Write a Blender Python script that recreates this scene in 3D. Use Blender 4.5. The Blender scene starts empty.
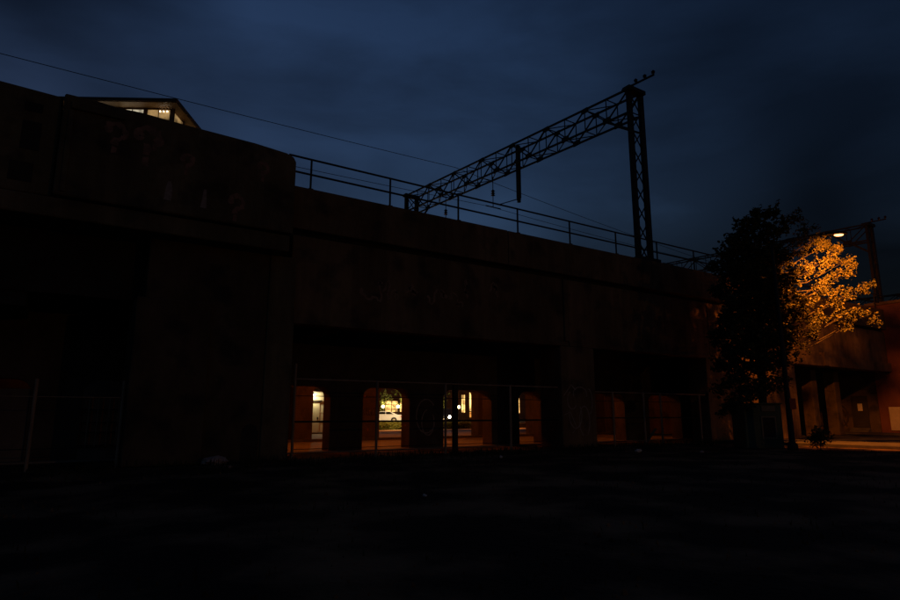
import bpy, bmesh, math, random
from mathutils import Vector, Matrix
random.seed(7)
R = math.radians
S = bpy.context.scene
COL = S.collection

# ------------------------------------------------------------------ camera, sky, light, exposure
cam = bpy.data.cameras.new('camera'); co = bpy.data.objects.new('camera', cam); COL.objects.link(co)
cam.sensor_width = 36; cam.lens = 24; cam.clip_end = 6000; cam.clip_start = 0.1
co.location = (0, 0, 1.6); co.rotation_euler = (R(90 + 10.76), 0, R(-33.4))
S.camera = co
W = bpy.data.worlds.new('World'); S.world = W; W.use_nodes = True
wn, wl = W.node_tree.nodes, W.node_tree.links
sky = wn.new('ShaderNodeTexSky'); sky.sky_type = 'NISHITA'; sky.sun_disc = False
sky.sun_elevation = R(-0.7); sky.sun_rotation = R(-8); sky.altitude = 0; sky.air_density = 1.0; sky.dust_density = 1.0; sky.ozone_density = 2.6
bg = wn['Background']; bg.inputs['Strength'].default_value = 0.15
tc = wn.new('ShaderNodeTexCoord'); mp = wn.new('ShaderNodeMapping'); mp.inputs['Scale'].default_value = (1.0, 1.0, 3.2)
mp.inputs['Rotation'].default_value = (0.12, 0.2, 0.5)
nz = wn.new('ShaderNodeTexNoise'); nz.inputs['Scale'].default_value = 2.1; nz.inputs['Detail'].default_value = 7; nz.inputs['Roughness'].default_value = 0.55
nz.inputs['Distortion'].default_value = 0.35
cr = wn.new('ShaderNodeValToRGB'); cr.color_ramp.elements[0].position = 0.36; cr.color_ramp.elements[1].position = 0.62
cr.color_ramp.elements[0].color = (0.66, 0.64, 0.63, 1); cr.color_ramp.elements[1].color = (1.06, 1.06, 1.06, 1)
mx = wn.new('ShaderNodeMix'); mx.data_type = 'RGBA'; mx.blend_type = 'MULTIPLY'; mx.inputs[0].default_value = 1
wl.new(tc.outputs['Generated'], mp.inputs['Vector']); wl.new(mp.outputs['Vector'], nz.inputs['Vector'])
wl.new(nz.outputs['Fac'], cr.inputs['Fac']); wl.new(sky.outputs['Color'], mx.inputs[6]); wl.new(cr.outputs['Color'], mx.inputs[7])
mp2 = wn.new('ShaderNodeMapping'); mp2.inputs['Location'].default_value = (9.685, 7.19, 10.0); mp2.inputs['Scale'].default_value = (1.0, 1.0, 1.3)
nb = wn.new('ShaderNodeTexNoise'); nb.inputs['Scale'].default_value = 1.15; nb.inputs['Detail'].default_value = 3; nb.inputs['Roughness'].default_value = 0.45
cb = wn.new('ShaderNodeValToRGB'); cb.color_ramp.elements[0].position = 0.37; cb.color_ramp.elements[1].position = 0.60
cb.color_ramp.elements[0].color = (0.17, 0.165, 0.17, 1); cb.color_ramp.elements[1].color = (1.18, 1.28, 1.40, 1)
mx2 = wn.new('ShaderNodeMix'); mx2.data_type = 'RGBA'; mx2.blend_type = 'MULTIPLY'; mx2.inputs[0].default_value = 1
wl.new(tc.outputs['Generated'], mp2.inputs['Vector']); wl.new(mp2.outputs['Vector'], nb.inputs['Vector']); wl.new(nb.outputs['Fac'], cb.inputs['Fac'])
wl.new(mx.outputs[2], mx2.inputs[6]); wl.new(cb.outputs['Color'], mx2.inputs[7]); wl.new(mx2.outputs[2], bg.inputs['Color'])
vs = S.view_settings; vs.view_transform = 'Standard'; vs.look = 'None'; vs.gamma = 1; vs.exposure = 0; vs.use_curve_mapping = False
S.render.engine = 'CYCLES'
S.cycles.use_denoising = True; S.cycles.max_bounces = 6; S.cycles.diffuse_bounces = 3
S.cycles.sample_clamp_indirect = 2.0; S.cycles.caustics_reflective = False; S.cycles.caustics_refractive = False

SODIUM = (1.0, 0.25, 0.02)
PASSAGE = (1.0, 0.19, 0.012)
WARM = (1.0, 0.78, 0.46)

# ------------------------------------------------------------------ materials
def mat(name, c1, c2=None, scale=1.0, stretch=(1, 1, 1), rough=0.85, bump=0.0, bscale=None, metal=0.0, spots=None, spec=0.3, lo=0.35, hi=0.65, cast=False):
    m = bpy.data.materials.new(name); m.use_nodes = True
    n, l = m.node_tree.nodes, m.node_tree.links; b = n['Principled BSDF']
    b.inputs['Roughness'].default_value = rough; b.inputs['Metallic'].default_value = metal; b.inputs['Specular IOR Level'].default_value = spec
    b.inputs['Base Color'].default_value = (*c1, 1)
    if c2:
        g = n.new('ShaderNodeNewGeometry'); mp = n.new('ShaderNodeMapping'); mp.inputs['Scale'].default_value = stretch
        l.new(g.outputs['Position'], mp.inputs['Vector'])
        t = n.new('ShaderNodeTexNoise'); t.inputs['Scale'].default_value = scale; t.inputs['Detail'].default_value = 8; t.inputs['Roughness'].default_value = 0.62
        l.new(mp.outputs['Vector'], t.inputs['Vector'])
        r = n.new('ShaderNodeValToRGB'); r.color_ramp.elements[0].position = lo; r.color_ramp.elements[1].position = hi
        r.color_ramp.elements[0].color = (*c1, 1); r.color_ramp.elements[1].color = (*c2, 1)
        l.new(t.outputs['Fac'], r.inputs['Fac']); out = r.outputs['Color']
        if spots:
            t2 = n.new('ShaderNodeTexNoise'); t2.inputs['Scale'].default_value = spots[1]; t2.inputs['Detail'].default_value = 5
            l.new(g.outputs['Position'], t2.inputs['Vector'])
            r2 = n.new('ShaderNodeValToRGB'); r2.color_ramp.elements[0].position = spots[2]; r2.color_ramp.elements[1].position = spots[2] + 0.16; r2.color_ramp.elements[1].color = (0.8, 0.8, 0.8, 1)
            l.new(t2.outputs['Fac'], r2.inputs['Fac'])
            x = n.new('ShaderNodeMix'); x.data_type = 'RGBA'; x.inputs[7].default_value = (*spots[0], 1)
            l.new(r2.outputs['Color'], x.inputs[0]); l.new(out, x.inputs[6]); out = x.outputs[2]
        if cast:                                     # rain streaks running down cast concrete
            ms = n.new('ShaderNodeMapping'); ms.inputs['Scale'].default_value = (1.1, 1.1, 0.13); l.new(g.outputs['Position'], ms.inputs['Vector'])
            ts = n.new('ShaderNodeTexNoise'); ts.inputs['Scale'].default_value = 1.0; ts.inputs['Detail'].default_value = 9; ts.inputs['Roughness'].default_value = 0.7; ts.inputs['Distortion'].default_value = 0.6; l.new(ms.outputs['Vector'], ts.inputs['Vector'])
            rs = n.new('ShaderNodeValToRGB'); rs.color_ramp.elements[0].position = 0.42; rs.color_ramp.elements[1].position = 0.62
            rs.color_ramp.elements[0].color = (0.38, 0.36, 0.33, 1); rs.color_ramp.elements[1].color = (1.15, 1.12, 1.08, 1); l.new(ts.outputs['Fac'], rs.inputs['Fac'])
            xs = n.new('ShaderNodeMix'); xs.data_type = 'RGBA'; xs.blend_type = 'MULTIPLY'; xs.inputs[0].default_value = 0.42
            l.new(out, xs.inputs[6]); l.new(rs.outputs['Color'], xs.inputs[7]); out = xs.outputs[2]
        l.new(out, b.inputs['Base Color'])
        if bump:
            t3 = n.new('ShaderNodeTexNoise'); t3.inputs['Scale'].default_value = bscale or scale * 6; t3.inputs['Detail'].default_value = 6
            l.new(g.outputs['Position'], t3.inputs['Vector'])
            bp = n.new('ShaderNodeBump'); bp.inputs['Strength'].default_value = bump; bp.inputs['Distance'].default_value = 0.05
            l.new(t3.outputs['Fac'], bp.inputs['Height']); l.new(bp.outputs['Normal'], b.inputs['Normal'])
            if cast:                                 # shuttering board marks
                wv = n.new('ShaderNodeTexWave'); wv.bands_direction = 'Z'; wv.wave_profile = 'SAW'; wv.inputs['Scale'].default_value = 1.05; wv.inputs['Distortion'].default_value = 0.25
                l.new(g.outputs['Position'], wv.inputs['Vector']); ad = n.new('ShaderNodeMath'); ad.operation = 'MULTIPLY_ADD'; ad.inputs[1].default_value = 0.35
                l.new(wv.outputs['Fac'], ad.inputs[0]); l.new(t3.outputs['Fac'], ad.inputs[2]); l.new(ad.outputs[0], bp.inputs['Height'])
    return m
def emit(name, c, s, noise=None):
    m = bpy.data.materials.new(name); m.use_nodes = True; n, l = m.node_tree.nodes, m.node_tree.links
    b = n['Principled BSDF']; b.inputs['Base Color'].default_value = (*[x * 0.3 for x in c], 1)
    b.inputs['Emission Color'].default_value = (*c, 1); b.inputs['Emission Strength'].default_value = s
    if noise:
        g = n.new('ShaderNodeNewGeometry'); t = n.new('ShaderNodeTexNoise'); t.inputs['Scale'].default_value = noise; t.inputs['Detail'].default_value = 3
        l.new(g.outputs['Position'], t.inputs['Vector']); r = n.new('ShaderNodeValToRGB')
        r.color_ramp.elements[0].position = 0.38; r.color_ramp.elements[1].position = 0.66
        r.color_ramp.elements[0].color = (*[x * 0.16 for x in c], 1); r.color_ramp.elements[1].color = (*c, 1)
        l.new(t.outputs['Fac'], r.inputs['Fac']); l.new(r.outputs['Color'], b.inputs['Emission Color'])
    return m
M = {}
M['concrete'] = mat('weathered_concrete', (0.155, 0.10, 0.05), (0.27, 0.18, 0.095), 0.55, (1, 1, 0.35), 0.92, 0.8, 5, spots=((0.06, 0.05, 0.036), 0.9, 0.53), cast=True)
M['block'] = mat('stained_block_concrete', (0.15, 0.115, 0.06), (0.25, 0.195, 0.105), 0.8, (1, 1, 0.3), 0.92, 0.8, 6, spots=((0.065, 0.056, 0.042), 1.0, 0.53), cast=True)
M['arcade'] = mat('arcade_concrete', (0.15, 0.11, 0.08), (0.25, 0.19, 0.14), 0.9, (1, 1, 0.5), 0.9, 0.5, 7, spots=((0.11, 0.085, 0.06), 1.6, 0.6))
M['shaded'] = mat('shaded_wall_concrete', (0.08, 0.056, 0.032), (0.15, 0.105, 0.06), 0.9, (1, 1, 0.5), 0.95, 0.5, 7, spots=((0.035, 0.03, 0.025), 1.1, 0.52))  # darker concrete; shade of the underpass and left pier put into its colour
M['arcade_dark'] = mat('shaded_arcade_concrete', (0.07, 0.052, 0.035), (0.13, 0.098, 0.07), 0.9, (1, 1, 0.5), 0.9, 0.5, 7, spots=((0.06, 0.045, 0.03), 1.6, 0.52))  # darkened copy of the arcade concrete, under-deck shade in the base colour
M['soffit'] = mat('dark_shade_concrete', (0.03, 0.026, 0.022), (0.06, 0.05, 0.04), 0.6, (1, 1, 1), 0.95, 0.3)  # near-black concrete for the deck; also carries the painted shade of recesses
M['steel'] = mat('dark_painted_steel', (0.018, 0.016, 0.015), (0.035, 0.027, 0.022), 3, (1, 1, 1), 0.6, 0.2, metal=0.0)
M['pipe'] = mat('lamplit_galvanised_pipe', (0.30, 0.20, 0.12), (0.46, 0.33, 0.21), 4, (1, 1, 0.4), 0.6, 0.2)  # orange of the lamplight is put into the pipe colour
M['redwall'] = mat('red_brown_render', (0.15, 0.055, 0.035), (0.21, 0.08, 0.05), 0.9, (1, 1, 0.4), 0.9, 0.4, 8)
M['pale'] = mat('pale_painted_board', (0.62, 0.54, 0.42), (0.5, 0.42, 0.32), 2, (1, 1, 1), 0.7, 0.1)
M['asphalt'] = mat('worn_asphalt', (0.04, 0.038, 0.036), (0.065, 0.06, 0.055), 1.2, (1, 1, 1), 0.8, 0.5, 40)
M['paving'] = mat('pavement_concrete', (0.075, 0.065, 0.055), (0.13, 0.115, 0.095), 1.4, (1, 1, 1), 0.9, 0.35, 30)
M['floor'] = mat('underpass_floor', (0.22, 0.18, 0.14), (0.32, 0.27, 0.21), 0.8, (1, 1, 1), 0.7, 0.3, 12)
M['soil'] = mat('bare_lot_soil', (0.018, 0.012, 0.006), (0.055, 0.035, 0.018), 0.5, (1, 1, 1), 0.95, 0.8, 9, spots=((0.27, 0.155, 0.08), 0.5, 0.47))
M['grass'] = mat('dull_grass', (0.022, 0.024, 0.010), (0.05, 0.045, 0.02), 3, (1, 1, 1), 0.9)
M['bark'] = mat('dark_bark', (0.035, 0.026, 0.018), (0.06, 0.045, 0.03), 6, (1, 1, 0.2), 0.95, 0.7, 20)
M['wire'] = mat('black_wire', (0.012, 0.012, 0.013), rough=0.6)
M['brown'] = mat('brown_insulator', (0.06, 0.025, 0.015), rough=0.3, spec=0.5)
M['graf'] = mat('faded_red_paint', (0.42, 0.23, 0.15), (0.2, 0.13, 0.08), 3.5, (1, 1, 1), 0.85)
M['faint'] = mat('washed_out_paint', (0.25, 0.16, 0.10), (0.36, 0.24, 0.15), 3, (1, 1, 1), 0.9)
M['graf2'] = mat('faded_white_paint', (0.42, 0.36, 0.30), (0.28, 0.22, 0.17), 6, (1, 1, 1), 0.85)
M['graf3'] = mat('dark_spray_paint', (0.03, 0.025, 0.025), (0.06, 0.04, 0.04), 6, (1, 1, 1), 0.85)
M['green'] = mat('dull_green_metal', (0.07, 0.10, 0.06), (0.10, 0.125, 0.075), 3, (1, 1, 0.3), 0.6, 0.1)
M['frame'] = mat('tan_frame', (0.22, 0.17, 0.10), (0.3, 0.23, 0.14), 5, (1, 1, 1), 0.7)
M['plank'] = mat('weathered_planks', (0.30, 0.16, 0.09), (0.42, 0.24, 0.14), 4, (1, 1, 0.2), 0.85, 0.4)
M['glass'] = mat('dark_glass', (0.008, 0.008, 0.009), rough=0.06, spec=0.6)
M['redsign'] = mat('red_sign_paint', (0.45, 0.05, 0.025), (0.36, 0.04, 0.02), 6, (1, 1, 1), 0.55)
M['paper'] = mat('white_paper', (0.75, 0.70, 0.62), (0.62, 0.56, 0.48), 9, (1, 1, 1), 0.8)
M['plastic'] = mat('grey_plastic_bag', (0.45, 0.33, 0.27), (0.58, 0.44, 0.36), 8, (1, 1, 1), 0.5)
M['carwhite'] = mat('white_car_paint', (0.74, 0.72, 0.68), rough=0.28, spec=0.5)
M['cardark'] = mat('dark_car_paint', (0.012, 0.013, 0.016), rough=0.25, spec=0.5)
M['rubber'] = mat('black_rubber', (0.015, 0.015, 0.015), rough=0.8)
M['alloy'] = mat('alloy_rim', (0.35, 0.34, 0.33), rough=0.35, metal=0.8)
M['brick'] = mat('dim_brown_brick', (0.20, 0.075, 0.035), (0.28, 0.11, 0.055), 1.2, (1, 1, 1), 0.9, 0.3)
M['cream'] = mat('cream_wall', (0.60, 0.55, 0.40), (0.5, 0.45, 0.32), 1.5, (1, 1, 0.3), 0.8, 0.1)
M['door'] = mat('pale_door', (0.62, 0.57, 0.40), (0.55, 0.5, 0.35), 2, (1, 1, 1), 0.5)
M['roof'] = mat('bronze_roof_metal', (0.10, 0.06, 0.035), (0.14, 0.085, 0.05), 2, (1, 1, 1), 0.6)
M['timber'] = mat('timber_soffit', (0.15, 0.085, 0.042), (0.2, 0.12, 0.06), 1.5, (6, 1, 1), 0.6)
M['tail'] = emit('tail_light_red', (0.8, 0.04, 0.03), 0.5)
M['head'] = emit('headlight_white', (1, 0.93, 0.78), 90)
M['lens'] = emit('sodium_lens', (1.0, 0.34, 0.10), 7)
M['ceil_lens'] = emit('sodium_ceiling_lens', SODIUM, 6)
M['bulb'] = emit('white_bulb', (1, 0.93, 0.72), 28)
M['globe'] = emit('warm_globe', (1, 0.70, 0.30), 26)
M['win'] = emit('lit_shop_window', (1.0, 0.55, 0.16), 3.2, 1.1)
M['amber'] = emit('amber_shop_panel', (1.0, 0.36, 0.06), 0.9)
M['tower_win'] = emit('lit_office_window', (1.0, 0.62, 0.24), 0.4, 0.9)
M['tower_white'] = emit('bright_office_window', (1.0, 0.88, 0.62), 1.3, 0.5)
M['spot'] = emit('ceiling_spot', (1, 0.9, 0.7), 9)
def leafmat(name, c1, c2):
    m = bpy.data.materials.new(name); m.use_nodes = True; n, l = m.node_tree.nodes, m.node_tree.links
    b = n['Principled BSDF']; b.inputs['Roughness'].default_value = 0.55; b.inputs['Specular IOR Level'].default_value = 0.25
    g = n.new('ShaderNodeNewGeometry'); r = n.new('ShaderNodeValToRGB'); r.color_ramp.elements[0].color = (*c1, 1); r.color_ramp.elements[1].color = (*c2, 1)
    l.new(g.outputs['Random Per Island'], r.inputs['Fac']); l.new(r.outputs['Color'], b.inputs['Base Color'])
    t = n.new('ShaderNodeBsdfTranslucent'); l.new(r.outputs['Color'], t.inputs['Color'])
    x = n.new('ShaderNodeMixShader'); x.inputs[0].default_value = 0.25
    l.new(b.outputs[0], x.inputs[1]); l.new(t.outputs[0], x.inputs[2]); l.new(x.outputs[0], n['Material Output'].inputs['Surface'])
    return m
M['leaf'] = leafmat('tree_leaf', (0.06, 0.062, 0.02), (0.135, 0.115, 0.04))
M['hedge'] = leafmat('hedge_leaf', (0.10, 0.13, 0.025), (0.19, 0.20, 0.05))

# ------------------------------------------------------------------ mesh helpers
class MB:
    def __init__(s): s.v = []; s.f = []
    def add(s, vs, fs):
        o = len(s.v); s.v += [tuple(v) for v in vs]; s.f += [tuple(i + o for i in f) for f in fs]; return s
    def box(s, x0, x1, y0, y1, z0, z1):
        return s.add([(x0, y0, z0), (x1, y0, z0), (x1, y1, z0), (x0, y1, z0), (x0, y0, z1), (x1, y0, z1), (x1, y1, z1), (x0, y1, z1)],
                     [(0, 3, 2, 1), (4, 5, 6, 7), (0, 1, 5, 4), (1, 2, 6, 5), (2, 3, 7, 6), (3, 0, 4, 7)])
    def bar(s, a, b, w, h=None):
        a = Vector(a); b = Vector(b); h = h or w; d = (b - a).normalized()
        u = d.cross(Vector((0, 0, 1))); u = u.normalized() if u.length > 1e-4 else Vector((1, 0, 0)); t = u.cross(d)
        q = [(-1, -1), (1, -1), (1, 1), (-1, 1)]
        return s.add([p + u * (i * w / 2) + t * (j * h / 2) for p in (a, b) for i, j in q],
                     [(3, 2, 1, 0), (4, 5, 6, 7), (0, 1, 5, 4), (1, 2, 6, 5), (2, 3, 7, 6), (3, 0, 4, 7)])
    def tube(s, pts, rad, n=8, cap=True):
        pts = [Vector(p) for p in pts]; rad = rad if hasattr(rad, '__len__') else [rad] * len(pts)
        vs = []
        for i, p in enumerate(pts):
            d = (pts[min(i + 1, len(pts) - 1)] - pts[max(i - 1, 0)]).normalized()
            u = d.cross(Vector((0.13, 0.31, 1) if abs(d.z) < 0.95 else (1, 0, 0))).normalized(); t = d.cross(u)
            vs += [p + (u * math.cos(2 * math.pi * k / n) + t * math.sin(2 * math.pi * k / n)) * rad[i] for k in range(n)]
        fs = [(i * n + k, i * n + (k + 1) % n, (i + 1) * n + (k + 1) % n, (i + 1) * n + k) for i in range(len(pts) - 1) for k in range(n)]
        if cap: fs += [tuple(range(n))[::-1], tuple(range((len(pts) - 1) * n, len(pts) * n))]
        return s.add(vs, fs)
    def lathe(s, c, prof, n=12, axis='z'):
        c = Vector(c); vs = []
        for r, h in prof:
            for k in range(n):
                a = 2 * math.pi * k / n; p = (r * math.cos(a), r * math.sin(a), h)
                if axis == 'y': p = (p[0], p[2], p[1])
                if axis == 'x': p = (p[2], p[0], p[1])
                vs.append(c + Vector(p))
        m = len(prof)
        fs = [(i * n + k, i * n + (k + 1) % n, (i + 1) * n + (k + 1) % n, (i + 1) * n + k) for i in range(m - 1) for k in range(n)]
        fs += [tuple(range(n))[::-1], tuple(range((m - 1) * n, m * n))]
        return s.add(vs, fs)
    def prism(s, poly, y0, y1):            # xz polygon extruded along y
        n = len(poly)
        return s.add([(x, y0, z) for x, z in poly] + [(x, y1, z) for x, z in poly],
                     [tuple(range(n)), tuple(range(n, 2 * n))[::-1]] + [((i + 1) % n, i, n + i, n + (i + 1) % n) for i in range(n)])
    def ribbon(s, pts, w, y, jitter=0.0):  # brush stroke on a wall facing -y, points (x, z)
        P = [Vector((p[0], p[1])) for p in pts]; vs = []
        for i, p in enumerate(P):
            d = (P[min(i + 1, len(P) - 1)] - P[max(i - 1, 0)]).normalized(); nrm = Vector((-d.y, d.x))
            ww = w * (0.5 + random.uniform(-jitter, jitter))
            a, b = p + nrm * ww, p - nrm * ww; vs += [(a.x, y, a.y), (b.x, y, b.y)]
        return s.add(vs, [(2 * i, 2 * i + 1, 2 * i + 3, 2 * i + 2) for i in range(len(P) - 1)])
    def build(s, name, m, parent=None, bevel=0, smooth=False, seg=2, off=None):
        me = bpy.data.meshes.new(name); v = s.v
        if off: v = [(a - off[0], b - off[1], c - off[2]) for a, b, c in v]
        me.from_pydata(v, [], s.f); me.update()
        bm = bmesh.new(); bm.from_mesh(me); bmesh.ops.recalc_face_normals(bm, faces=bm.faces)
        if bevel:
            es = [e for e in bm.edges if len(e.link_faces) == 2 and e.calc_face_angle(0) > 0.6]
            bmesh.ops.bevel(bm, geom=es, offset=bevel, segments=seg, profile=0.5, affect='EDGES', clamp_overlap=True)
        bm.to_mesh(me); bm.free()
        if smooth: me.polygons.foreach_set('use_smooth', [True] * len(me.polygons))
        me.materials.append(M[m]); o = bpy.data.objects.new(name, me); COL.objects.link(o)
        if parent: o.parent = parent
        if off and not parent: o.location = off
        return o
def tag(o, label=None, cat=None, group=None, kind=None):
    if label: o['label'] = label
    if cat: o['category'] = cat
    if group: o['group'] = group
    if kind: o['kind'] = kind
    return o
def thing(name, label, cat, loc=(0, 0, 0), rz=0, group=None):
    o = bpy.data.objects.new(name, None); COL.objects.link(o); o.location = loc; o.rotation_euler = (0, 0, rz); o.empty_display_size = 0.3
    return tag(o, label, cat, group)
def struct(name, mb, m, **k): return tag(mb.build(name, m, **k), kind='structure')
def light(name, loc, power, color, parent=None, radius=0.1, spot=None, aim=None):
    d = bpy.data.lights.new(name, 'SPOT' if spot else 'POINT'); d.energy = power; d.color = color; d.shadow_soft_size = radius
    if spot: d.spot_size = R(spot); d.spot_blend = 0.85
    o = bpy.data.objects.new(name, d); COL.objects.link(o); o.location = loc
    if aim: o.rotation_euler = (Vector(aim) - Vector(loc)).to_track_quat('-Z', 'Y').to_euler()
    if parent: o.parent = parent
    return o
def copy_tree(o, parent=None):
    c = o.copy(); COL.objects.link(c); c.parent = parent
    for ch in list(o.children): copy_tree(ch, c)
    return c

# ------------------------------------------------------------------ ground, roads, pavements
def ground():
    xs = [-3000, -900, -300, -120, -60] + [-40 + 0.8 * i for i in range(93)] + [45, 60, 120, 300, 900, 3000]
    ys = [-3000, -900, -300, -100, -40, -20] + [-6 + 0.7 * i for i in range(42)] + [30, 48, 60, 90, 150, 400, 1200, 3000]
    from mathutils import noise
    vs = []
    for y in ys:
        for x in xs:
            near = -40 < x < 32.4 and -8 < y < 21
            z = -0.03
            if near: z = 0.07 * noise.noise((x * 0.35, y * 0.35, 0.2)) + 0.03 * noise.noise((x * 1.1, y * 1.1, 4.0)) - 0.01
            vs.append((x, y, z))
    nx = len(xs); mb = MB()
    mb.add(vs, [(j * nx + i, j * nx + i + 1, (j + 1) * nx + i + 1, (j + 1) * nx + i) for j in range(len(ys) - 1) for i in range(nx - 1)])
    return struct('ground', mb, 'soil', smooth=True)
ground()
struct('pavement', MB().box(33, 36.6, -80, 21.0, -0.05, 0.12), 'paving', bevel=0.02)
struct('kerb', MB().box(36.6, 36.9, -80, 21.0, -0.05, 0.125), 'paving', bevel=0.03)
struct('road', MB().add([(36.9, -80, 0.0), (54.0, -80, 0.0), (54.0, 46.6, 0.0), (36.9, 46.6, 0.0)], [(0, 1, 2, 3)]), 'asphalt')
struct('pavement', MB().box(54.0, 56.85, -80, 46, -0.05, 0.12), 'paving', bevel=0.02)
struct('back_street', MB().add([(-60, 46.6, 0.004), (120, 46.6, 0.004), (120, 55.2, 0.004), (-60, 55.2, 0.004)], [(0, 1, 2, 3)]), 'floor')
struct('underpass_floor', MB().box(-30, 36.9, 24.9, 46.4, -0.05, 0.03), 'floor')
struct('kerb', MB().box(-30, 42, 33.9, 34.3, 0.031, 0.16), 'paving', bevel=0.02)
struct('parking_terrace', MB().box(-20, 130, 56.6, 125, -0.05, 0.52), 'asphalt', bevel=0.02)

# ------------------------------------------------------------------ viaduct
FY = 21.3
via = thing('railway_viaduct', 'long stained concrete railway viaduct with dark open bays and graffiti pier', 'viaduct', (14, 24, 0))
def vpart(name, mb, m, bevel=0.0, **k):
    return mb.build(name, m, via, bevel, off=(14, 24, 0), **k)
fascia_spans = [(7.0, 20.98), (21.04, 32.6), (32.66, 42.2)]
for a, b in fascia_spans:
    vpart('fascia', MB().box(a, b, FY, FY + 0.8, 4.9, 8.22), 'concrete', 0.03)
    vpart('fascia_lip', MB().box(a, b, FY - 0.05, FY + 0.3, 4.86, 5.05), 'concrete', 0.015)
x = 6.9
while x < 56.5:
    e = min(x + 10.3, 66)
    vpart('parapet', MB().box(x, e - 0.03, FY - 0.2, FY + 0.35, 8.42, 10.08 + random.uniform(-0.02, 0.03)), 'concrete', 0.035)
    x = e
vpart('cornice_recess', MB().box(6.9, 57.5, FY + 0.2, FY + 0.7, 8.2, 8.45), 'soffit')  # groove coloured near-black to hold the shadow of the parapet overhang
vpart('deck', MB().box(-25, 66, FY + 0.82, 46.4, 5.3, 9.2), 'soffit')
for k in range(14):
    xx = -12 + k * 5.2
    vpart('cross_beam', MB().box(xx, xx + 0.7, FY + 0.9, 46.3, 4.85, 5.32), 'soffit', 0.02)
pier = vpart('pier', MB().box(20.4, 22.7, FY - 0.06, FY + 1.5, 0, 4.86), 'concrete', 0.06)
pl = vpart('pilaster', MB().box(20.72, 20.95, FY - 0.1, FY + 0.1, 5.1, 8.2), 'concrete', 0.02)
vpart('solid_wall', MB().box(32.2, 42.2, FY + 0.03, FY + 1.3, 0, 4.86), 'concrete', 0.04)
# bridge over the street
vpart('street_girder', MB().box(42.26, 57.4, FY - 0.02, FY + 0.8, 5.68, 8.22), 'concrete', 0.03)
vpart('girder_ledge', MB().box(42.26, 57.4, FY - 0.22, FY + 0.78, 4.95, 5.66), 'concrete', 0.03)
vpart('girder_bracket', MB().box(45.75, 46.3, FY - 0.34, FY + 0.1, 4.98, 5.95), 'concrete', 0.03)
for cx in (47.3, 50.8):
    for yy in (22.8, 30.5, 38.5): vpart('street_column', MB().box(cx, cx + 0.8, yy, yy + 0.8, 0, 4.9), 'shaded', 0.05)
vpart('underpass_wall', MB().box(56.9, 58.2, 22.4, 46, 0, 4.9), 'shaded', 0.03)
vpart('underpass_doorway', MB().box(56.82, 56.95, 23.15, 24.4, 0.5, 3.1), 'soffit', 0.01)  # flat dark sheet; the shade inside the doorway is its colour
vpart('doorway_step', MB().box(56.3, 56.9, 23.1, 24.5, 0.12, 0.30), 'paving', 0.01)
vpart('doorway_step', MB().box(56.55, 56.88, 23.1, 24.5, 0.302, 0.48), 'paving', 0.01)
for a, b, z0, z1 in ((22.65, 37.4, 0, 4.84), (38.2, 45.15, 0, 4.84), (37.4, 38.2, 3.0, 4.83)):
    vpart('side_wall', MB().box(42.02, 42.6, a, b, z0, z1), 'concrete', 0.02)
vpart('notice', MB().box(56.79, 56.815, 23.55, 23.9, 1.85, 2.45), 'paper')
# graffiti loops on the pier and street wall
def wob(cx, cz, rx, rz, a0, a1, n=26):
    return [(cx + rx * math.cos(R(a0 + (a1 - a0) * i / n)), cz + rz * math.sin(R(a0 + (a1 - a0) * i / n))) for i in range(n + 1)]
g = MB()
g.ribbon(wob(21.05, 2.25, 0.30, 0.42, 110, 330), 0.055, FY - 0.066, 0.1)
g.ribbon(wob(21.25, 1.55, 0.42, 0.62, 160, 400), 0.055, FY - 0.067, 0.1)
g.ribbon(wob(21.85, 1.25, 0.34, 0.72, -60, 250), 0.055, FY - 0.068, 0.1)
g.ribbon(wob(21.6, 2.55, 0.46, 0.34, -20, 200), 0.05, FY - 0.069, 0.1)
g.ribbon(wob(22.2, 2.2, 0.22, 0.6, 90, -120), 0.05, FY - 0.070, 0.1)
g.ribbon([(20.5, 2.45), (20.8, 2.75), (21.0, 3.0), (21.3, 2.75)], 0.05, FY - 0.071, 0.1)
g.ribbon([(20.5, 1.55), (20.9, 1.7), (21.3, 0.95), (21.0, 0.7)], 0.05, FY - 0.072, 0.1)
vpart('graffiti', g, 'graf2')
for yy, zz, r1, r2 in ((26.2, 1.5, 0.5, 0.9), (25.3, 1.45, 0.55, 0.85), (27.2, 1.3, 0.45, 0.7)):
    g = MB()
    for k, (a0, a1) in enumerate(((20, 330), (-30, 190))):
        g.ribbon(wob(yy, zz, r1 * (1 - 0.35 * k), r2 * (1 - 0.4 * k), a0, a1), 0.12, -56.88 + 0.002 * k, 0.25)
    g.ribbon([(yy - 0.4, zz - 0.9), (yy - 0.1, zz - 0.2), (yy + 0.15, zz + 0.5), (yy + 0.5, zz + 0.8)], 0.1, -56.874, 0.25)
    g.v = [(-vy, vx, vz) for vx, vy, vz in g.v]
    vpart('graffiti', g, 'graf3')
# faded scrawl on the fascia
cx = 9.8
while cx < 16.5:
    z0 = 6.8 + random.uniform(-0.35, 0.35); p = [(cx, z0)]
    for _ in range(random.randint(4, 8)): p.append((p[-1][0] + random.uniform(-0.12, 0.3), z0 + random.uniform(-0.5, 0.5)))
    q = []
    for i in range(len(p) - 1):                                      # rounded hand strokes
        for f in (0, 0.25, 0.5, 0.75): q.append((p[i][0] * (1 - f) + p[i + 1][0] * f + 0.06 * math.sin(6.28 * f), p[i][1] * (1 - f) + p[i + 1][1] * f))
    vpart('graffiti', MB().ribbon(q, random.uniform(0.05, 0.12), FY - 0.004 - 0.0003 * (cx - 9.8), 0.2), 'faint'); cx += random.uniform(0.5, 1.3)

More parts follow.
